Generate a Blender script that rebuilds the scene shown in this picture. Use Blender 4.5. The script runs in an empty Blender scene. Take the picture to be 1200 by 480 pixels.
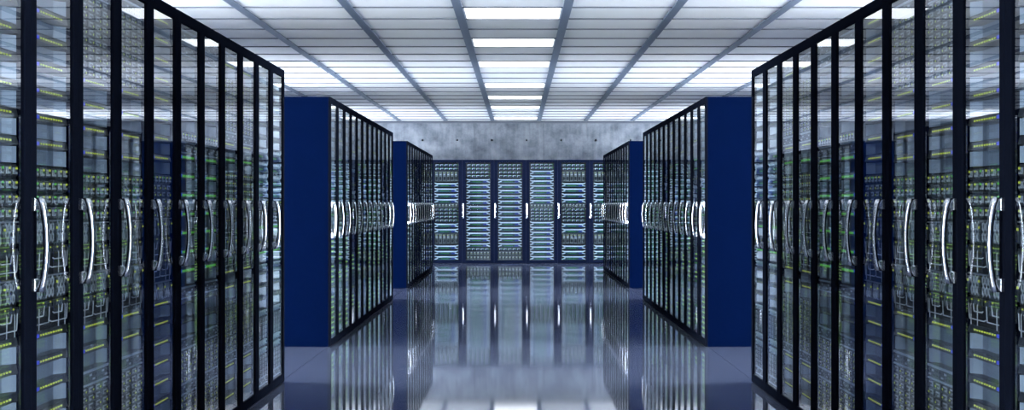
import bpy, math, random
from mathutils import Vector
random.seed(7)
scene = bpy.context.scene
col = scene.collection
PI = math.pi

# ------------------------------------------------------------------ camera
F_PX = 2153.0                      # focal length in pixels of the 1200x480 frame
EYE = 1.14
cam_d = bpy.data.cameras.new('camera')
cam_d.sensor_width = 36.0
cam_d.lens = 36.0 * F_PX / 1200.0
cam_d.shift_x = -7.0 / 1200.0
cam_d.shift_y = -0.8 / 1200.0
cam_d.clip_end = 200
cam = bpy.data.objects.new('camera', cam_d)
cam.location = (0, 0, EYE)
cam.rotation_euler = (PI / 2, 0, 0)
col.objects.link(cam)
scene.camera = cam

# ------------------------------------------------------------------ world, exposure
w = bpy.data.worlds.new('world'); scene.world = w
w.use_nodes = True
w.node_tree.nodes['Background'].inputs[0].default_value = (0.5, 0.6, 0.8, 1)
w.node_tree.nodes['Background'].inputs[1].default_value = 0.0
vs = scene.view_settings
vs.view_transform = 'Standard'; vs.look = 'None'; vs.gamma = 1.0
vs.use_curve_mapping = False
vs.exposure = 0.0
CEIL_EMIT = 2.2
WALL_EMIT = 48.0

# ------------------------------------------------------------------ dimensions (metres)
HALF = 1.5                # half width of the aisle
RW, RH, RD = 0.615, 2.0, 1.0   # rack width, height, depth
ROWS = [4.43, 14.70, 24.96]    # where each row of twelve racks starts
NR = 12
BACK_FRONT = 35.5
WALL_Y = 36.6
CEIL = EYE + 1.657
ROOM_X = 6.0
ROOM_Y0 = -2.0
COLC, COLW = -0.045, 0.92       # ceiling columns
PAN0, PANL = 15.43, 0.9622     # ceiling panel rows


# ------------------------------------------------------------------ materials
M = {}
def mat(name, color, rough=0.5, metal=0.0, ior=1.5, emit=None, strength=0.0, noise=0.0, nscale=20.0, coat=0.0):
    m = bpy.data.materials.new(name); m.use_nodes = True
    nt = m.node_tree; b = nt.nodes['Principled BSDF']
    b.inputs['Base Color'].default_value = (*color, 1)
    b.inputs['Roughness'].default_value = rough
    b.inputs['Metallic'].default_value = metal
    b.inputs['IOR'].default_value = ior
    if coat:
        b.inputs['Coat Weight'].default_value = coat
        b.inputs['Coat Roughness'].default_value = 0.03
    if emit:
        b.inputs['Emission Color'].default_value = (*emit, 1)
        b.inputs['Emission Strength'].default_value = strength
    if noise:
        tc = nt.nodes.new('ShaderNodeTexCoord'); n = nt.nodes.new('ShaderNodeTexNoise')
        n.inputs['Scale'].default_value = nscale; n.inputs['Detail'].default_value = 4
        nt.links.new(tc.outputs['Object'], n.inputs['Vector'])
        r = nt.nodes.new('ShaderNodeValToRGB')
        r.color_ramp.elements[0].position = 0.3; r.color_ramp.elements[1].position = 0.7
        r.color_ramp.elements[0].color = (*[c * (1 - noise) for c in color], 1)
        r.color_ramp.elements[1].color = (*[min(1, c * (1 + noise)) for c in color], 1)
        nt.links.new(n.outputs['Fac'], r.inputs['Fac'])
        nt.links.new(r.outputs['Color'], b.inputs['Base Color'])
    M[name] = m
    return m

mat('ceiling_white', (0.86, 0.88, 0.90), 0.6, noise=0.02, nscale=3)
mat('ceiling_bar', (0.10, 0.115, 0.15), 0.45)
mat('ceiling_beam', (0.13, 0.17, 0.235), 0.4)
mat('navy_panel', (0.0003, 0.0048, 0.031), 0.5, noise=0.04, nscale=6)
M['navy_panel'].node_tree.nodes['Principled BSDF'].inputs['Specular IOR Level'].default_value = 0.02
mat('navy_frame', (0.0022, 0.006, 0.024), 0.45)
M['navy_frame'].node_tree.nodes['Principled BSDF'].inputs['Specular IOR Level'].default_value = 0.1
mat('black_frame', (0.006, 0.008, 0.015), 0.35, noise=0.05)
M['black_frame'].node_tree.nodes['Principled BSDF'].inputs['Specular IOR Level'].default_value = 0.0
M['black_frame'].node_tree.nodes['Principled BSDF'].inputs['IOR'].default_value = 1.25
mat('dark_inner', (0.007, 0.009, 0.014), 0.6)
mat('chrome', (0.88, 0.90, 0.94), 0.24, 1.0)
mat('steel', (0.55, 0.58, 0.63), 0.3, 0.9)
mat('grey_face', (0.15, 0.195, 0.26), 0.35, noise=0.06, nscale=8)
mat('grey_cheek', (0.36, 0.43, 0.51), 0.35)
mat('grey_dark', (0.022, 0.028, 0.034), 0.4, noise=0.08)
mat('panel_dark', (0.012, 0.016, 0.023), 0.4, noise=0.1)
mat('panel_mid', (0.036, 0.048, 0.062), 0.4, noise=0.08)
mat('port_light', (0.42, 0.46, 0.50), 0.35)
mat('cable_white', (0.6, 0.63, 0.66), 0.4)
mat('green_face', (0.012, 0.06, 0.035), 0.35, noise=0.1)
mat('blue_face', (0.02, 0.035, 0.26), 0.3)
mat('server_white', (0.62, 0.70, 0.78), 0.3, noise=0.04)
mat('server_blue', (0.05, 0.11, 0.20), 0.3, noise=0.05)
mat('blade_grey', (0.14, 0.165, 0.165), 0.35, noise=0.08)
mat('led_yellow', (0.3, 0.35, 0.02), 0.4, emit=(0.75, 0.9, 0.08), strength=0.5)
mat('led_green', (0.05, 0.3, 0.03), 0.4, emit=(0.2, 0.85, 0.08), strength=0.42)
mat('led_blue', (0.02, 0.03, 0.3), 0.4, emit=(0.04, 0.07, 0.9), strength=0.6)
mat('led_lime', (0.2, 0.35, 0.04), 0.4, emit=(0.42, 0.8, 0.12), strength=1.1)
mat('led_off', (0.22, 0.26, 0.12), 0.4)
for k in ('led_lime', 'led_yellow', 'led_green', 'led_blue'):
    M[k].cycles.emission_sampling = 'NONE'
mat('ceiling_lamp', (0.9, 0.9, 0.9), 0.5, emit=(0.93, 0.97, 1.0), strength=CEIL_EMIT)
mat('wall_lamp', (0.9, 0.9, 0.9), 0.5, emit=(0.86, 0.93, 1.0), strength=WALL_EMIT)

# clear glass: fresnel mix of mirror and see-through on the outer faces of the pane
g = bpy.data.materials.new('glass'); g.use_nodes = True
nt = g.node_tree; nt.nodes.clear()
o = nt.nodes.new('ShaderNodeOutputMaterial'); mx = nt.nodes.new('ShaderNodeMixShader')
tr = nt.nodes.new('ShaderNodeBsdfTransparent'); gl = nt.nodes.new('ShaderNodeBsdfGlossy')
fr = nt.nodes.new('ShaderNodeFresnel'); geo = nt.nodes.new('ShaderNodeNewGeometry')
inv = nt.nodes.new('ShaderNodeMath'); inv.operation = 'SUBTRACT'; inv.inputs[0].default_value = 1.0
mul = nt.nodes.new('ShaderNodeMath'); mul.operation = 'MULTIPLY'
tr.inputs[0].default_value = (0.93, 0.96, 0.98, 1)
gl.inputs['Color'].default_value = (0.97, 0.985, 1, 1); gl.inputs['Roughness'].default_value = 0.0
fr.inputs['IOR'].default_value = 1.8
nt.links.new(geo.outputs['Backfacing'], inv.inputs[1])
nt.links.new(fr.outputs[0], mul.inputs[0]); nt.links.new(inv.outputs[0], mul.inputs[1])
nt.links.new(mul.outputs[0], mx.inputs[0]); nt.links.new(tr.outputs[0], mx.inputs[1]); nt.links.new(gl.outputs[0], mx.inputs[2])
nt.links.new(mx.outputs[0], o.inputs[0])
M['glass'] = g

# polished floor
m = mat('floor_polish', (0.13, 0.155, 0.23), 0.05, ior=1.5)
nt = m.node_tree; b = nt.nodes['Principled BSDF']
tc = nt.nodes.new('ShaderNodeTexCoord'); n = nt.nodes.new('ShaderNodeTexNoise')
n.inputs['Scale'].default_value = 0.7; n.inputs['Detail'].default_value = 5
r = nt.nodes.new('ShaderNodeMapRange')
r.inputs['To Min'].default_value = 0.03; r.inputs['To Max'].default_value = 0.05
nt.links.new(tc.outputs['Object'], n.inputs['Vector']); nt.links.new(n.outputs['Fac'], r.inputs['Value'])
nt.links.new(r.outputs[0], b.inputs['Roughness'])

# concrete with cloudy stains and faint upright streaks
m = mat('concrete', (0.36, 0.40, 0.46), 0.7)
nt = m.node_tree; b = nt.nodes['Principled BSDF']
tc = nt.nodes.new('ShaderNodeNewGeometry')
n1 = nt.nodes.new('ShaderNodeTexNoise'); n1.inputs['Scale'].default_value = 3.2; n1.inputs['Detail'].default_value = 8; n1.inputs['Roughness'].default_value = 0.65
mp = nt.nodes.new('ShaderNodeMapping'); mp.inputs['Scale'].default_value = (9, 9, 0.8)
n2 = nt.nodes.new('ShaderNodeTexNoise'); n2.inputs['Scale'].default_value = 1.6; n2.inputs['Detail'].default_value = 5
ad = nt.nodes.new('ShaderNodeMath'); ad.operation = 'MULTIPLY_ADD'; ad.inputs[1].default_value = 0.28
rp = nt.nodes.new('ShaderNodeValToRGB')
rp.color_ramp.elements[0].position = 0.46; rp.color_ramp.elements[0].color = (0.07, 0.088, 0.12, 1)
rp.color_ramp.elements[1].position = 0.80; rp.color_ramp.elements[1].color = (0.25, 0.28, 0.33, 1)
nt.links.new(tc.outputs['Position'], n1.inputs['Vector']); nt.links.new(tc.outputs['Position'], mp.inputs['Vector'])
nt.links.new(mp.outputs[0], n2.inputs['Vector'])
nt.links.new(n2.outputs['Fac'], ad.inputs[0]); nt.links.new(n1.outputs['Fac'], ad.inputs[2])
nt.links.new(ad.outputs[0], rp.inputs['Fac']); nt.links.new(rp.outputs['Color'], b.inputs['Base Color'])
bp = nt.nodes.new('ShaderNodeBump'); bp.inputs['Strength'].default_value = 0.15; bp.inputs['Distance'].default_value = 0.01
nt.links.new(n1.outputs['Fac'], bp.inputs['Height']); nt.links.new(bp.outputs[0], b.inputs['Normal'])


# ------------------------------------------------------------------ mesh helper
class MB:
    def __init__(s):
        s.v = []; s.f = []; s.m = []; s.names = []
    def mi(s, name):
        if name not in s.names: s.names.append(name)
        return s.names.index(name)
    def face(s, pts, m):
        i = len(s.v); s.v += [tuple(p) for p in pts]
        s.f.append(tuple(range(i, i + len(pts)))); s.m.append(s.mi(m))
    def box(s, x0, x1, y0, y1, z0, z1, m, skip=''):
        i = len(s.v)
        s.v += [(x0, y0, z0), (x1, y0, z0), (x1, y1, z0), (x0, y1, z0),
                (x0, y0, z1), (x1, y0, z1), (x1, y1, z1), (x0, y1, z1)]
        k = s.mi(m)
        F = {'b': (0, 3, 2, 1), 't': (4, 5, 6, 7), 'f': (0, 1, 5, 4), 'k': (2, 3, 7, 6), 'l': (3, 0, 4, 7), 'r': (1, 2, 6, 5)}
        for c, q in F.items():
            if c in skip: continue
            s.f.append(tuple(i + a for a in q)); s.m.append(k)
    def bbox(s, x0, x1, y0, y1, z0, z1, m, b=0.004):
        """box whose four front (-Y) edges are chamfered"""
        i = len(s.v)
        s.v += [(x0, y0 + b, z0), (x1, y0 + b, z0), (x1, y0 + b, z1), (x0, y0 + b, z1),
                (x0 + b, y0, z0 + b), (x1 - b, y0, z0 + b), (x1 - b, y0, z1 - b), (x0 + b, y0, z1 - b),
                (x0, y1, z0), (x1, y1, z0), (x1, y1, z1), (x0, y1, z1)]
        k = s.mi(m)
        for q in ((4, 5, 6, 7), (0, 1, 5, 4), (1, 2, 6, 5), (2, 3, 7, 6), (3, 0, 4, 7),
                  (0, 8, 9, 1), (1, 9, 10, 2), (2, 10, 11, 3), (3, 11, 8, 0), (8, 11, 10, 9)):
            s.f.append(tuple(i + a for a in q)); s.m.append(k)
    def ring(s, cx, cz, r, t, y, d, m, n=6):
        """flat hollow ring standing d proud of y (towards -Y)"""
        k = s.mi(m); i = len(s.v)
        for rr, yy in ((r, y), (r, y - d), (r - t, y - d), (r - t, y)):
            for a in range(n):
                an = 2 * PI * (a + 0.5) / n
                s.v.append((cx + rr * math.cos(an), yy, cz + rr * math.sin(an)))
        for l in range(3):
            for a in range(n):
                q = (i + l * n + a, i + (l + 1) * n + a, i + (l + 1) * n + (a + 1) % n, i + l * n + (a + 1) % n)
                s.f.append(q[::-1]); s.m.append(k)
    def tube(s, pts, r, m, n=6, rs=None):
        k = s.mi(m); i = len(s.v); P = [Vector(p) for p in pts]
        for j, p in enumerate(P):
            t = (P[min(j + 1, len(P) - 1)] - P[max(j - 1, 0)]).normalized()
            u = t.cross(Vector((1, 0.013, 0.02)));
            if u.length < 0.1: u = t.cross(Vector((0, 1, 0)))
            u.normalize(); vv = t.cross(u)
            rr = rs[j] if rs else r
            for a in range(n):
                an = 2 * PI * a / n
                s.v.append(tuple(p + (u * math.cos(an) + vv * math.sin(an)) * rr))
        for j in range(len(P) - 1):
            for a in range(n):
                s.f.append((i + j * n + a, i + j * n + (a + 1) % n, i + (j + 1) * n + (a + 1) % n, i + (j + 1) * n + a)); s.m.append(k)
        s.f.append(tuple(i + a for a in range(n))[::-1]); s.m.append(k)
        s.f.append(tuple(i + (len(P) - 1) * n + a for a in range(n))); s.m.append(k)
    def mesh(s, name, mirror=False, smooth=False):
        me = bpy.data.meshes.new(name)
        v = [(-x, y, z) for x, y, z in s.v] if mirror else s.v
        f = [q[::-1] for q in s.f] if mirror else s.f
        me.from_pydata(v, [], f)
        for nme in s.names: me.materials.append(M[nme])
        me.polygons.foreach_set('material_index', s.m)
        if smooth: me.polygons.foreach_set('use_smooth', [True] * len(s.f))
        me.update()
        return me

def link(name, me, parent=None, loc=(0, 0, 0), rz=0.0):
    ob = bpy.data.objects.new(name, me); col.objects.link(ob)
    ob.location = loc; ob.rotation_euler = (0, 0, rz)
    if parent is not None: ob.parent = parent
    return ob
def tag(ob, label=None, cat=None, group=None, kind=None):
    if label: ob['label'] = label
    if cat: ob['category'] = cat
    if group: ob['group'] = group
    if kind: ob['kind'] = kind
    return ob
ORD = ['first', 'second', 'third', 'fourth', 'fifth', 'sixth', 'seventh', 'eighth', 'ninth', 'tenth', 'eleventh', 'twelfth', 'thirteenth']

# ------------------------------------------------------------------ setting: floor
floor = tag(link('floor', None), 'polished blue-grey floor mirroring the racks', kind='structure')
J = 0.004
for x0, x1 in ((-ROOM_X, -HALF - 0.02 - J), (-HALF - 0.02, HALF + 0.02), (HALF + 0.02 + J, ROOM_X)):
    mb = MB(); mb.box(x0, x1, ROOM_Y0, WALL_Y, -0.03, 0, 'floor_polish')
    link('floor_slab', mb.mesh('floor_slab'), floor)
mb = MB(); mb.box(-ROOM_X, ROOM_X, ROOM_Y0, WALL_Y, -0.06, -0.031, 'dark_inner')
link('subfloor', mb.mesh('subfloor'), floor)

# ------------------------------------------------------------------ setting: walls
def wall_panel_mesh(wd, ht, holes, hz, th=0.1):
    """cast panel facing -Y with conical tie holes"""
    mb = MB(); r = 0.045; q = 0.028
    xs = [0]
    for h in holes: xs += [h - r, h + r]
    xs.append(wd); zs = [0, hz - r, hz + r, ht]
    for a in range(len(xs) - 1):
        for c in range(3):
            x0, x1, z0, z1 = xs[a], xs[a + 1], zs[c], zs[c + 1]
            if c == 1 and a % 2 == 1:
                cx = (x0 + x1) / 2; n = 8
                sq = []; ci = []; bo = []
                for k in range(n):
                    an = 2 * PI * k / n; ca, sa = math.cos(an), math.sin(an)
                    mm = max(abs(ca), abs(sa))
                    sq.append((cx + r * ca / mm, 0, hz + r * sa / mm))
                    ci.append((cx + q * ca, 0, hz + q * sa)); bo.append((cx + q * 0.6 * ca, 0.04, hz + q * 0.6 * sa))
                for k in range(n):
                    l = (k + 1) % n
                    mb.face((sq[k], ci[k], ci[l], sq[l])[::-1], 'concrete')
                    mb.face((ci[k], bo[k], bo[l], ci[l])[::-1], 'concrete')
                mb.face(bo, 'dark_inner')
            else:
                mb.face(((x0, 0, z0), (x1, 0, z0), (x1, 0, z1), (x0, 0, z1)), 'concrete')
    mb.box(0, wd, 0.0, th, 0, ht, 'concrete', skip='f')
    return mb.mesh('concrete_panel')
PW = 1.38
wb = tag(link('wall_back', None), 'bare concrete wall with round tie holes behind the end racks', kind='structure')
seam0 = (556 - 607.0) / F_PX * WALL_Y
pm = wall_panel_mesh(PW - 0.004, CEIL, [PW * 0.25, PW * 0.75], 2.415)
k0 = -4
for k in range(k0, 5):
    ob = link('concrete_panel', pm, wb, (seam0 + k * PW + 0.002, WALL_Y, 0))
for nme, x0, x1, y0, y1 in (('wall_left', -ROOM_X - 0.1, -ROOM_X, ROOM_Y0 - 0.1, WALL_Y), ('wall_right', ROOM_X, ROOM_X + 0.1, ROOM_Y0 - 0.1, WALL_Y),
                            ('wall_front', -ROOM_X, ROOM_X, ROOM_Y0 - 0.1, ROOM_Y0)):
    mb = MB(); mb.box(x0, x1, y0, y1, 0, CEIL, 'concrete')
    tag(link(nme, mb.mesh(nme)), 'plain concrete side wall', kind='structure')
mb = MB(); mb.box(-ROOM_X, ROOM_X, WALL_Y - 0.03, WALL_Y - 0.002, CEIL - 0.045, CEIL - 0.005, 'ceiling_bar')
tag(link('trim_1', mb.mesh('trim_1')), 'thin grey strip where concrete wall meets ceiling', kind='structure')

# ------------------------------------------------------------------ setting: ceiling of panels in a grid
ceil = tag(link('ceiling', None), 'white panel ceiling in a grey metal grid', kind='structure')
mb = MB(); mb.box(-ROOM_X - 0.1, ROOM_X + 0.1, ROOM_Y0 - 0.1, WALL_Y + 0.1, CEIL + 0.05, CEIL + 0.1, 'ceiling_bar')
link('ceiling_deck', mb.mesh('ceiling_deck'), ceil)
LIGHT_ROWS = [20, 16, 13, 10, 6, 3, 0, -4, -7, -10, -14]
BW = 0.075
pw = COLW - BW
mb = MB(); mb.box(-pw / 2, pw / 2, 0.006, PANL - 0.006, 0, 0.03, 'ceiling_white'); panel_me = mb.mesh('ceiling_panel')
far = MB()
cols = range(-6, 7)
for c in cols:
    for r in range(-19, 22):
        y = PAN0 + r * PANL
        if y < ROOM_Y0 - PANL: continue
        if c == 0 and r in LIGHT_ROWS: continue
        xc = COLC + c * COLW
        if r >= -1: link('ceiling_panel', panel_me, ceil, (xc, y, CEIL))
        else: far.box(xc - pw / 2, xc + pw / 2, max(y + 0.006, ROOM_Y0), y + PANL - 0.006, CEIL, CEIL + 0.03, 'ceiling_white')
tag(link('ceiling_panel_field', far.mesh('ceiling_panel_field'), ceil), kind='stuff')
for c in range(-6, 8):
    xc = COLC + (c - 0.5) * COLW
    if abs(xc) > ROOM_X: continue
    mb = MB(); mb.box(-BW / 2, BW / 2, ROOM_Y0, WALL_Y - 0.03, -0.012, 0.03, 'ceiling_beam')
    link('grid_beam', mb.mesh('grid_beam'), ceil, (xc, 0, CEIL))
mb = MB(); mb.box(-ROOM_X, ROOM_X, -0.009, 0.009, -0.010, 0.03, 'ceiling_bar'); bar_me = mb.mesh('grid_bar')
for r in range(-18, 22):
    link('grid_bar', bar_me, ceil, (0, PAN0 + r * PANL, CEIL))

# ceiling lights
def light_meshes():
    f = MB(); a = pw / 2
    f.box(-a, a, 0.006, 0.02, -0.006, 0.03, 'ceiling_white'); f.box(-a, a, PANL - 0.02, PANL - 0.006, -0.006, 0.03, 'ceiling_white')
    f.box(-a, -a + 0.014, 0.02, PANL - 0.02, -0.006, 0.03, 'ceiling_white'); f.box(a - 0.014, a, 0.02, PANL - 0.02, -0.006, 0.03, 'ceiling_white')
    d = MB(); d.box(-a + 0.014, a - 0.014, 0.02, PANL - 0.02, -0.003, 0.025, 'ceiling_lamp')
    return f.mesh('light_frame'), d.mesh('light_diffuser')
lf, ld = light_meshes()
for i, r in enumerate(LIGHT_ROWS):
    t = link('ceiling_light', None, None, (COLC, PAN0 + r * PANL, CEIL))
    tag(t, 'square white ceiling light over the aisle, %s from the concrete wall' % ORD[i], 'ceiling light', 'ceiling lights along the aisle')
    link('frame', lf, t); link('diffuser', ld, t)

# wall lights at both ends of each cross aisle
def wall_light(side, y, label):
    t = link('wall_light', None, None, (side * (ROOM_X - 0.001), y, 0), PI / 2 * (1 if side < 0 else -1))
    tag(t, label, 'wall light', 'wall lights at the cross aisle ends')
    z0, z1, a = 0.35, 2.40, 1.35
    f = MB()
    f.box(-a - 0.05, a + 0.05, -0.06, 0, z0 - 0.05, z0, 'steel'); f.box(-a - 0.05, a + 0.05, -0.06, 0, z1, z1 + 0.05, 'steel')
    f.box(-a - 0.05, -a, -0.06, 0, z0, z1, 'steel'); f.box(a, a + 0.05, -0.06, 0, z0, z1, 'steel')
    link('frame', f.mesh('wall_light_frame'), t)
    for q in (-1, 1):      # unseen dark fins, added to keep the light within the cross aisle
        v = MB(); v.box(-0.015, 0.015, -1.2, 0, 0.0, z1 + 0.05, 'dark_inner')
        link('added_light_fin', v.mesh('added_light_fin'), t, (q * (a + 0.066), 0, 0))
    d = MB(); d.box(-a, a, -0.05, -0.01, z0, z1, 'wall_lamp')
    link('diffuser', d.mesh('wall_light_diffuser'), t)
for s in (-1, 1):
    wall_light(s, 1.4, 'tall lit wall panel added to brighten the row farthest from the concrete wall')  # unseen extra lamp, added to light the insides of the first row
    wall_light(s, 13.25, 'tall lit wall panel at the cross aisle farthest from the concrete wall')
    wall_light(s, 23.52, 'tall lit wall panel at the cross aisle behind the middle row')
    wall_light(s, 33.9, 'tall lit wall panel at the cross aisle before the end racks')

# ------------------------------------------------------------------ rack equipment
# every unit: local x across, front towards -Y with its face plane at y = 0, base at z = 0
UW = 0.238      # half width of a unit
def u_module(h=0.088, led='led_yellow', lit=True, face='grey_face'):
    """recessed grey bay under a dark overhanging ledge with a strip of LEDs"""
    b = MB(); zl = h * 0.64; d = 0.035; c = UW - 0.05
    b.face(((-c, d, 0.003), (c, d, 0.003), (c, d, zl), (-c, d, zl)), face)
    b.face(((-UW, 0.004, 0.003), (-c, d, 0.003), (-c, d, zl), (-UW, 0.004, zl)), 'grey_cheek')
    b.face(((c, d, 0.003), (UW, 0.004, 0.003), (UW, 0.004, zl), (c, d, zl)), 'grey_cheek')
    b.face(((-UW, 0.004, 0.003), (UW, 0.004, 0.003), (c, d, 0.003), (-c, d, 0.003)), 'grey_dark')
    b.face(((-UW, 0.004, 0.003), (-c, d, 0.003), (-c, 0.3, 0.003), (-UW, 0.3, 0.003)), 'grey_dark')
    # ledge
    b.face(((-c, d, zl), (c, d, zl), (UW, -0.002, zl + 0.006), (-UW, -0.002, zl + 0.006)), 'grey_dark')
    b.face(((-UW, -0.002, zl + 0.006), (UW, -0.002, zl + 0.006), (UW, 0.004, h), (-UW, 0.004, h)), 'grey_dark')
    b.face(((-UW, 0.004, h), (UW, 0.004, h), (UW, 0.3, h), (-UW, 0.3, h)), 'grey_dark')
    for sx in (-1, 1):
        p = [(sx * UW, 0.004, 0.003), (sx * UW, 0.3, 0.003), (sx * UW, 0.3, h), (sx * UW, 0.004, h), (sx * UW, -0.002, zl + 0.006), (sx * UW, 0.004, zl)]
        b.face(p if sx > 0 else p[::-1], 'grey_dark')
    l = MB(); z = zl + 0.011
    l.bbox(-UW + 0.03, -UW + 0.085, -0.003, 0.001, z, z + 0.012, 'led_blue', 0.001)
    x = -UW + 0.11
    for k in range(9):
        ww = 0.010 + 0.010 * ((k * 7) % 3) / 2
        if lit: l.bbox(x, x + ww, -0.0024, 0.001, z + 0.003, z + 0.009, led, 0.001)
        else: l.bbox(x, x + ww, -0.003, 0.001, z + 0.002, z + 0.007, 'led_off', 0.001)
        x += ww + 0.019
    return b, l
def u_drives(rows, led='led_yellow', pitch=0.03):
    """drive shelf: four columns of carriers with light hook latches"""
    h = rows * pitch; b = MB(); l = MB()
    b.box(-UW, UW, 0.006, 0.3, 0.001, h - 0.001, 'panel_mid')
    cw = 2 * UW / 4.15
    for i in range(rows):
        for j in range(4):
            x0 = -UW + 0.012 + j * cw; z0 = i * pitch + 0.003; x1 = x0 + cw - 0.014; z1 = z0 + pitch - 0.006
            b.bbox(x0, x1, -0.003, 0.006, z0, z1, 'grey_dark', 0.002)
            b.box(x0 + 0.018, x0 + 0.075, -0.005, -0.003, z1 - 0.007, z1 - 0.002, 'port_light', 'k')
            b.box(x0 + 0.018, x0 + 0.027, -0.005, -0.003, z0 + 0.004, z1 - 0.007, 'port_light', 'k')
            b.box(x0 + 0.027, x0 + 0.055, -0.0045, -0.003, z0 + 0.004, z0 + 0.009, 'port_light', 'k')
            if (i * 5 + j * 3) % 4 != 1: l.box(x0 + 0.084, x0 + 0.097, -0.004, -0.003, z0 + 0.006, z0 + 0.013, led, 'k')
    return b, l
def u_slots(h=0.06):
    b = MB(); b.box(-UW, UW, 0.004, 0.3, 0.001, h - 0.001, 'panel_mid')
    b.box(-UW, UW, -0.002, 0.004, h - 0.010, h - 0.002, 'grey_cheek', 'k'); b.box(-UW, UW, -0.002, 0.004, 0.002, 0.008, 'grey_cheek', 'k')
    for k in range(9):
        for q in range(2):
            x = -UW + 0.03 + k * 0.051
            b.box(x, x + 0.036, 0.002, 0.004, 0.016 + q * 0.017, 0.023 + q * 0.017, 'grey_dark' if (k + q) % 4 else 'port_light', 'k')
    return b, None
def u_ports(led='led_yellow'):
    """port block: bright square sockets with small LEDs"""
    h = 0.045; b = MB(); l = MB()
    b.box(-UW, UW, 0.004, 0.3, 0.001, h - 0.001, 'panel_dark')
    for k in range(6):
        x = -UW + 0.02 + k * 0.078
        b.bbox(x, x + 0.062, -0.001, 0.004, 0.006, h - 0.006, 'grey_dark', 0.002)
        b.ring(x + 0.018, h / 2, 0.015, 0.006, -0.001, 0.002, 'port_light', 4)
        b.box(x + 0.036, x + 0.056, -0.003, -0.001, 0.012, 0.019, 'port_light', 'k')
        l.box(x + 0.038, x + 0.053, -0.004, -0.001, 0.027, 0.034, led if k % 3 else 'led_green', 'k')
    return b, l
def u_patch(led='led_yellow'):
    """patch panel: two rows of ringed connectors in threes"""
    h = 0.085; b = MB(); l = MB()
    b.box(-UW, UW, 0.004, 0.3, 0.001, h - 0.001, 'panel_dark')
    for g_ in range(3):
        x0 = -UW + 0.015 + g_ * 0.156
        for i in range(2):
            for j in range(3):
                b.ring(x0 + 0.022 + j * 0.043, 0.024 + i * 0.036, 0.0185, 0.0065, 0.004, 0.003, 'port_light', 6)
        b.box(x0 + 0.128, x0 + 0.150, -0.004, 0.004, 0.012, h - 0.014, 'panel_mid', 'k')
        l.box(x0 + 0.132, x0 + 0.146, -0.007, -0.004, h - 0.032, h - 0.024, led, 'k')
    b.box(-UW, UW, -0.003, 0.004, h - 0.007, h - 0.002, 'steel', 'k')
    return b, l
def u_cables(h=0.10, led='led_yellow'):
    """switch with white patch leads looping down in front"""
    b = MB(); l = MB(); rnd = random.Random(3)
    b.box(-UW, UW, 0.006, 0.3, 0.001, h - 0.001, 'dark_inner')
    b.box(-UW, UW, -0.001, 0.006, h - 0.03, h - 0.004, 'panel_dark', 'k')
    for k in range(10):
        x = -UW + 0.02 + k * 0.047
        b.box(x, x + 0.026, -0.005, -0.001, h - 0.024, h - 0.012, 'panel_mid', 'k')
        if k % 2 == 0: l.box(x + 0.004, x + 0.016, -0.007, -0.005, h - 0.011, h - 0.006, led, 'k')
    for x0, x1, zz in ((-0.235, -0.02, 0.022), (0.015, 0.225, 0.022), (-0.21, -0.09, 0.048), (0.05, 0.16, 0.05)):
        b.tube([(x0, 0.004, zz + 0.004), (x0 + 0.004, -0.0005, zz), (x1 - 0.004, -0.0005, zz), (x1, -0.0005, zz + 0.004), (x1, -0.003, h - 0.02), (x1, 0.0, h - 0.014)], 0.0022, 'cable_white', 5)
    for x in (-0.16, 0.10, 0.19):
        b.tube([(x, -0.001, h - 0.02), (x, -0.004, h - 0.03), (x + 0.004, -0.002, 0.002)], 0.0018, 'cable_white', 5)
    return b, l
def u_white(h=0.088):
    """pale server with forked ears, green grille and blue display"""
    b = MB()
    b.box(-UW, UW, 0.02, 0.3, 0.002, h - 0.002, 'panel_dark')
    zm = h / 2
    b.face(((-UW + 0.045, -0.006, h - 0.038), (UW - 0.045, -0.006, h - 0.038), (UW - 0.045, 0.0, h - 0.017), (-UW + 0.045, 0.0, h - 0.017)), 'server_white')
    b.face(((-UW + 0.045, 0.0, h - 0.017), (UW - 0.045, 0.0, h - 0.017), (UW - 0.045, 0.02, h - 0.015), (-UW + 0.045, 0.02, h - 0.015)), 'panel_mid')
    b.box(-UW + 0.05, UW - 0.05, -0.006, 0.02, h - 0.05, h - 0.038, 'server_blue', 'k')
    b.box(-UW + 0.05, 0.10, 0.002, 0.02, 0.010, h - 0.05, 'green_face', 'k')
    b.box(0.10, UW - 0.05, 0.000, 0.02, 0.010, h - 0.05, 'blue_face', 'k')
    b.box(-UW + 0.05, UW - 0.05, -0.002, 0.02, 0.004, 0.013, 'server_blue', 'k')
    for sx in (-1, 1):
        xo, xi = sx * UW, sx * (UW - 0.055)
        for p in (((xo, -0.008, h - 0.004), (xo, -0.008, h - 0.022), (xi, -0.008, zm + 0.004), (xi, -0.008, h - 0.018)),
                  ((xo, -0.008, 0.022), (xo, -0.008, 0.004), (xi, -0.008, 0.018), (xi, -0.008, zm - 0.004))):
            q = [(a, 0.02, c) for a, _, c in p]
            pp = p if sx < 0 else p[::-1]; qq = q if sx < 0 else q[::-1]
            b.face(pp, 'server_white')
            for i in range(4):
                j = (i + 1) % 4
                b.face((pp[i], qq[i], qq[j], pp[j]), 'server_white')
        b.box(min(xi, xi - sx * 0.014), max(xi, xi - sx * 0.014), -0.006, 0.02, zm - 0.02, zm + 0.02, 'server_white', 'k')
    l = MB()
    l.box(-0.12, 0.05, -0.001, 0.002, 0.02, 0.024, 'led_green', 'k')
    return b, l
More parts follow.
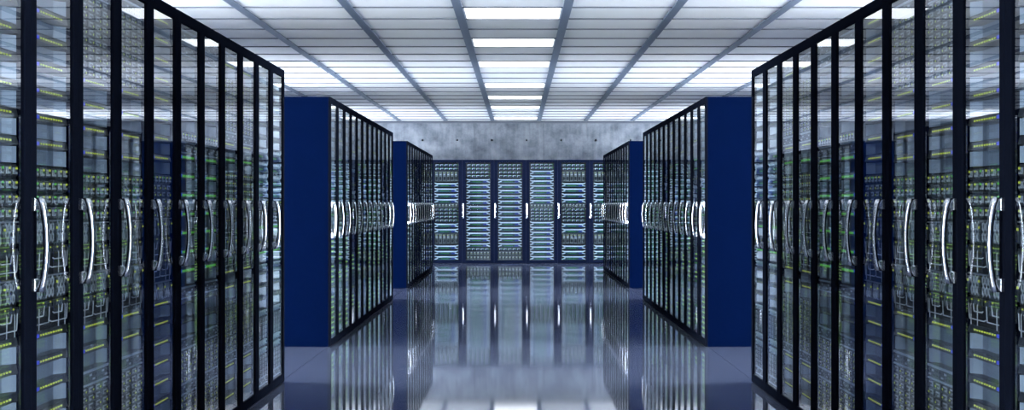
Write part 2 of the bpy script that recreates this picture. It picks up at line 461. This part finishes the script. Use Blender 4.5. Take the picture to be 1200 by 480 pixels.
def u_green(h=0.088):
    b, l = u_module(h, 'led_green', True, 'panel_mid')
    l = MB(); zl = h * 0.64; z = zl + 0.011
    l.bbox(-UW + 0.03, -UW + 0.10, -0.003, 0.001, z, z + 0.014, 'led_blue', 0.001)
    x = -UW + 0.12
    for k in range(5):
        l.bbox(x, x + 0.055, -0.003, 0.001, z, z + 0.010, 'led_green', 0.001); x += 0.063
    return b, l
def u_blades(h=0.2, nb=6):
    """upright blade modules side by side in a dark chassis"""
    b = MB(); l = MB()
    b.box(-UW, UW, 0.02, 0.3, 0.002, h - 0.002, 'panel_dark')
    p = 2 * UW / nb
    for k in range(nb):
        x0 = -UW + k * p + 0.008; x1 = x0 + p - 0.02
        b.bbox(x0, x1, -0.004, 0.02, 0.012, h - 0.012, 'blade_grey', 0.004)
        b.box(x0 + 0.01, x1 - 0.01, -0.009, -0.004, h * 0.62, h * 0.62 + 0.02, 'port_light', 'k')
        b.box(x0 + 0.01, x1 - 0.01, -0.006, -0.004, 0.03, h * 0.45, 'grey_dark', 'k')
        l.box(x0 + 0.012, x0 + 0.026, -0.007, -0.004, h - 0.035, h - 0.026, 'led_yellow', 'k')
    b.box(-UW, UW, -0.002, 0.02, h - 0.010, h - 0.002, 'blade_grey', 'k'); b.box(-UW, UW, -0.002, 0.02, 0.002, 0.010, 'blade_grey', 'k')
    return b, l
def u_switch(h=0.055):
    """dark switch with bright hook latches and dashes"""
    b = MB(); l = MB()
    b.box(-UW, UW, 0.006, 0.3, 0.001, h - 0.001, 'panel_dark')
    for k in range(5):
        x = -UW + 0.02 + k * 0.091
        b.box(x, x + 0.06, -0.006, 0.006, h - 0.020, h - 0.010, 'server_white', 'k')
        b.box(x, x + 0.012, -0.006, 0.006, 0.012, h - 0.020, 'server_white', 'k')
        b.box(x + 0.03, x + 0.075, -0.004, 0.006, 0.010, 0.018, 'server_blue', 'k')
        l.box(x + 0.066, x + 0.078, -0.004, 0.006, h - 0.022, h - 0.012, 'led_green', 'k')
    return b, l

def u_slim():
    """slim dark server with one long bright bar of LEDs"""
    h = 0.045; b = MB(); l = MB()
    b.bbox(-UW, UW, 0.0, 0.3, 0.001, h - 0.001, 'panel_mid', 0.003)
    b.box(-UW + 0.02, UW - 0.02, -0.002, 0.0, 0.004, 0.016, 'grey_dark', 'k')
    l.box(-UW + 0.05, 0.06, -0.004, 0.0, 0.022, 0.034, 'led_lime', 'k'); l.box(0.08, 0.13, -0.004, 0.0, 0.022, 0.034, 'led_lime', 'k')
    l.box(0.16, 0.20, -0.004, 0.0, 0.022, 0.034, 'led_blue', 'k')
    return b, l

UNITS = {
    'slim': ('slim_server', 0.045, u_slim()),
    'module': ('server_module', 0.088, u_module()),
    'unlit module': ('server_module', 0.088, u_module(lit=False)),
    'bar module': ('server_module', 0.088, u_green()),
    'green module': ('server_module', 0.088, u_module(led='led_green')),
    'drives': ('drive_shelf', 0.15, u_drives(5)),
    'unlit drives': ('drive_shelf', 0.15, u_drives(5, 'led_off')),
    'green drives': ('drive_shelf', 0.15, u_drives(5, 'led_green')),
    'vent': ('vent_panel', 0.06, u_slots()),
    'ports': ('port_block', 0.045, u_ports()),
    'patch': ('patch_panel', 0.085, u_patch()),
    'cables': ('network_switch', 0.10, u_cables()),
    'pale': ('pale_server', 0.088, u_white()),
    'blades': ('blade_chassis', 0.20, u_blades()),
    'small blades': ('blade_chassis', 0.075, u_blades(0.075, 7)),
    'switch': ('network_switch', 0.055, u_switch()),
}
UM = {}
for k, (nme, h, (b, l)) in UNITS.items():
    for mir in (False, True):
        UM[k, mir] = (b.mesh(nme, mir), l.mesh('status_lights', mir) if l else None)

# rack contents from the bottom up; the first unit starts at z = 0.07
# (unit, how many in a row)
WIRING = [('cables', 1), ('patch', 1), ('cables', 1), ('patch', 1), ('ports', 4)]
LAY = {
    'all modules': [('module', 8)] + WIRING + [('module', 8)],
    'modules and drives': [('drives', 3), ('vent', 1), ('module', 2)] + WIRING + [('module', 4), ('drives', 2), ('vent', 1)],
    'modules and patching': [('module', 8), ('patch', 1), ('cables', 2), ('patch', 1), ('drives', 1), ('ports', 1), ('module', 8)],
    'green bars': [('vent', 1), ('drives', 1), ('vent', 1), ('drives', 1), ('vent', 1), ('unlit module', 2), ('vent', 1), ('bar module', 7),
                   ('vent', 1), ('ports', 1), ('unlit module', 4), ('vent', 2)],
    'mixed drives': [('module', 3), ('vent', 1), ('drives', 2), ('module', 2)] + WIRING + [('bar module', 1), ('module', 1), ('vent', 1),
                    ('drives', 2), ('module', 1), ('vent', 1)],
    'end of row': [('vent', 1), ('unlit drives', 1), ('switch', 2), ('unlit drives', 1), ('switch', 1), ('unlit module', 3), ('switch', 1),
                   ('bar module', 1), ('patch', 1), ('bar module', 1), ('cables', 1), ('patch', 1), ('pale', 4), ('unlit module', 6)],
    'slim stack': [('slim', 8), ('module', 1), ('slim', 4), ('green module', 1), ('slim', 3), ('switch', 1), ('patch', 1), ('bar module', 1),
                   ('switch', 1), ('unlit module', 1), ('bar module', 1), ('pale', 1), ('patch', 1), ('unlit module', 5), ('module', 1)],
    'green mix': [('green module', 1), ('slim', 2), ('green module', 1), ('green drives', 1), ('green module', 1), ('slim', 2), ('green module', 1),
                  ('slim', 2), ('green drives', 1), ('switch', 2), ('ports', 2), ('patch', 1), ('switch', 1), ('pale', 2), ('patch', 1),
                  ('bar module', 2), ('blades', 1), ('unlit module', 3)],
    'grey mix': [('module', 2), ('drives', 1), ('module', 2), ('green module', 1), ('module', 1), ('vent', 1), ('switch', 1), ('patch', 1),
                 ('switch', 1), ('patch', 1), ('switch', 1), ('bar module', 1), ('pale', 2), ('bar module', 1), ('blades', 1), ('unlit module', 2),
                 ('module', 2), ('unlit module', 1)],
    'drive mix': [('drives', 1), ('slim', 3), ('module', 1), ('green drives', 1), ('slim', 4), ('vent', 1), ('unlit module', 2), ('switch', 1),
                  ('bar module', 2), ('ports', 1), ('switch', 1), ('pale', 1), ('patch', 1), ('unlit module', 1), ('switch', 1), ('blades', 1),
                  ('unlit module', 2), ('module', 1), ('vent', 1)],
    'wall blades': [('pale', 3), ('blades', 1), ('pale', 2), ('switch', 4), ('small blades', 1), ('pale', 4), ('blades', 1), ('switch', 2)],
    'wall thirteen': [('small blades', 2), ('switch', 1), ('pale', 13), ('switch', 4)],
    'wall fifteen': [('pale', 8), ('switch', 4), ('small blades', 1), ('pale', 7), ('switch', 2)],
}
LAY = {k: [u for u, n in v for _ in range(n)] for k, v in LAY.items()}
def fit(lay, z0=0.065, z1=1.935):
    """bottom heights, spaced so that the units fill the rack"""
    tot = sum(UNITS[c][1] for c in lay)
    s = min(1.0, (z1 - z0) / tot)
    gap = max(0.0, (z1 - z0 - tot)) / len(lay)
    out = []; z = z0
    for c in lay:
        out.append((c, z, s)); z += UNITS[c][1] * s + gap
    return out

# ------------------------------------------------------------------ rack cabinet
HW = RW / 2 - 0.0015
ST = 0.067                         # width of the door frame's uprights
def cab_meshes(frame, mir):
    d = {}
    b = MB(); b.box(-0.008, 0.008, 0.019, RD, 0.0, RH, 'navy_panel'); d['side_panel'] = b.mesh('side_panel')
    b = MB(); b.box(-HW + 0.016, HW - 0.016, 0.019, RD, RH - 0.02, RH, 'navy_panel'); d['roof_panel'] = b.mesh('roof_panel')
    b = MB(); b.box(-HW + 0.016, HW - 0.016, RD - 0.016, RD, 0.0, RH - 0.02, 'dark_inner'); d['back_panel'] = b.mesh('back_panel')
    b = MB(); b.box(-HW + 0.016, HW - 0.016, 0.020, RD - 0.016, 0.0, 0.05, 'dark_inner'); d['base'] = b.mesh('base')
    b = MB(); c = 0.0025
    b.bbox(-HW, -HW + ST, 0, 0.018, 0.004, RH, frame, c); b.bbox(HW - ST, HW, 0, 0.018, 0.004, RH, frame, c)
    b.bbox(-HW + ST, HW - ST, 0, 0.018, 0.004, 0.055, frame, c); b.bbox(-HW + ST, HW - ST, 0, 0.018, RH - 0.05, RH, frame, c)
    d['door_frame'] = b.mesh('door_frame')
    b = MB(); b.box(-HW + ST, HW - ST, 0.007, 0.010, 0.055, RH - 0.05, 'glass'); d['glass_pane'] = b.mesh('glass_pane')
    # bowed chrome handle on the upright
    hx = -HW + 0.0185; z0, z1 = 0.865, 1.165
    h = MB(); pts = []; n = 16
    prof = [(0.0, z0)]
    for i in range(n + 1):
        t = i / n
        out = 0.020 + 0.022 * math.sin(PI * t) ** 0.6
        prof.append((out, z0 + 0.004 + (z1 - z0 - 0.008) * t))
    prof.append((0.0, z1))
    # flat bar swept along the bow: wider at the two feet
    sec = []
    for i, (o_, z) in enumerate(prof[1:-1]):
        t = i / n; e = abs(2 * t - 1) ** 3
        hw_ = 0.010 + 0.005 * e; th = 0.0085 + 0.005 * e
        sec.append((o_, z, hw_, th))
    k = h.mi('chrome')
    for (o_, z, a, th) in sec:
        for q in range(8):
            an = 2 * PI * (q + 0.5) / 8
            h.v.append((hx + a * 1.08 * math.cos(an), -o_ + th * 1.08 * math.sin(an), z))
    for i in range(len(sec) - 1):
        for q in range(8):
            h.f.append((i * 8 + q, i * 8 + (q + 1) % 8, (i + 1) * 8 + (q + 1) % 8, (i + 1) * 8 + q)); h.m.append(k)
    h.f.append(tuple(range(8))[::-1]); h.m.append(k)
    h.f.append(tuple((len(sec) - 1) * 8 + q for q in range(8))); h.m.append(k)
    d['handle'] = h.mesh('handle', mir, True)
    f = MB()
    f.bbox(-0.0155, 0.030 if frame == 'black_frame' else 0.012, -0.012, 0.001, -0.02, 0.02, 'chrome', 0.003)
    d['handle_foot'] = f.mesh('handle_foot', mir)
    d['hx'] = -hx if mir else hx; d['hz'] = (z0 + 0.025, z1 - 0.025)
    return d
CAB = {(fr_, mir): cab_meshes(fr_, mir) for fr_ in ('black_frame', 'navy_frame') for mir in (False, True)}

def rack(loc, rz, lay, mir, frame, label, group, detail):
    t = link('server_rack', None, None, loc, rz)
    tag(t, label, 'server rack', group)
    d = CAB[frame, mir]
    for s in (-1, 1):
        link('side_panel', d['side_panel'], t, (s * (HW - 0.008), 0, 0))['label'] = 'navy blue steel side panel'
    for p in ('roof_panel', 'back_panel', 'base', 'door_frame', 'glass_pane'): link(p, d[p], t)
    hd = link('handle', d['handle'], t); hd['label'] = 'bowed chrome door handle'
    for z in d['hz']: link('handle_foot', d['handle_foot'], hd, (d['hx'], 0, z))
    for c, z, s in fit(LAY[lay]):
        me, le = UM[c, mir]
        u = link(UNITS[c][0], me, t, (0, 0.0195, z)); u.scale = (0.95, 1, s)
        if le is not None:
            link('status_lights', le, u)['kind'] = 'stuff'
    return t

# ------------------------------------------------------------------ facing rows
# the first row is listed from the cross aisle towards the camera, the others from their blue end panel
FIRST = ['end of row'] * 2 + ['mixed drives'] * 2 + ['green bars'] * 2 + ['modules and patching'] + ['modules and drives'] * 2 + ['all modules'] * 3
MIDDLE = ['slim stack', 'green mix', 'slim stack', 'drive mix', 'green mix', 'grey mix'] * 2
LAST = ['grey mix', 'slim stack', 'drive mix', 'green mix'] * 3
for ri, y0 in enumerate(ROWS):
    for i in range(NR):
        for s in (-1, 1):
            y = y0 + (i + 0.5) * RW
            if ri == 0:
                k = NR - 1 - i
                lay = FIRST[k]; label = 'glass-door rack, %s from the cross-aisle end of the row farthest from the concrete wall' % ORD[k]
                grp = 'racks in the facing rows farthest from the concrete wall'
            elif ri == 1:
                lay = MIDDLE[i]; label = 'glass-door server rack, %s from the blue end panel of the middle row' % ORD[i]
                grp = 'racks in the facing middle rows'
            else:
                lay = LAST[i]; label = 'glass-door rack, %s from the blue end panel of the row nearest the concrete wall' % ORD[i]
                grp = 'racks in the facing rows nearest the concrete wall'
            rack((s * HALF, y, 0), PI / 2 if s < 0 else -PI / 2, lay, s > 0, 'black_frame', label, grp, ri)

# ------------------------------------------------------------------ racks along the concrete wall
BX0 = -1.076
BACK = [(-2, 'wall thirteen', 'navy rack on the concrete wall behind a row end, beyond the single blade rack'),
        (-1, 'wall blades', 'navy rack on the concrete wall with blade modules, next to the first thirteen-server rack'),
        (0, 'wall thirteen', 'navy rack with thirteen white servers, next to a rack with upright blades'),
        (1, 'wall thirteen', 'navy rack with thirteen white servers, next to the rack with fifteen white servers'),
        (2, 'wall fifteen', 'navy rack on the concrete wall with fifteen white servers in two blocks'),
        (3, 'wall blades', 'navy rack with upright blades, between the fifteen-server rack and another blade rack'),
        (4, 'wall blades', 'navy rack on the concrete wall with upright blades, partly behind a rack row'),
        (5, 'wall thirteen', 'navy rack on the concrete wall behind a row end, beyond the pair of blade racks')]
for k, lay, label in BACK:
    rack((BX0 + (k + 0.5) * RW, BACK_FRONT, 0), 0.0, lay, False, 'navy_frame', label, 'racks along the concrete wall', 3)
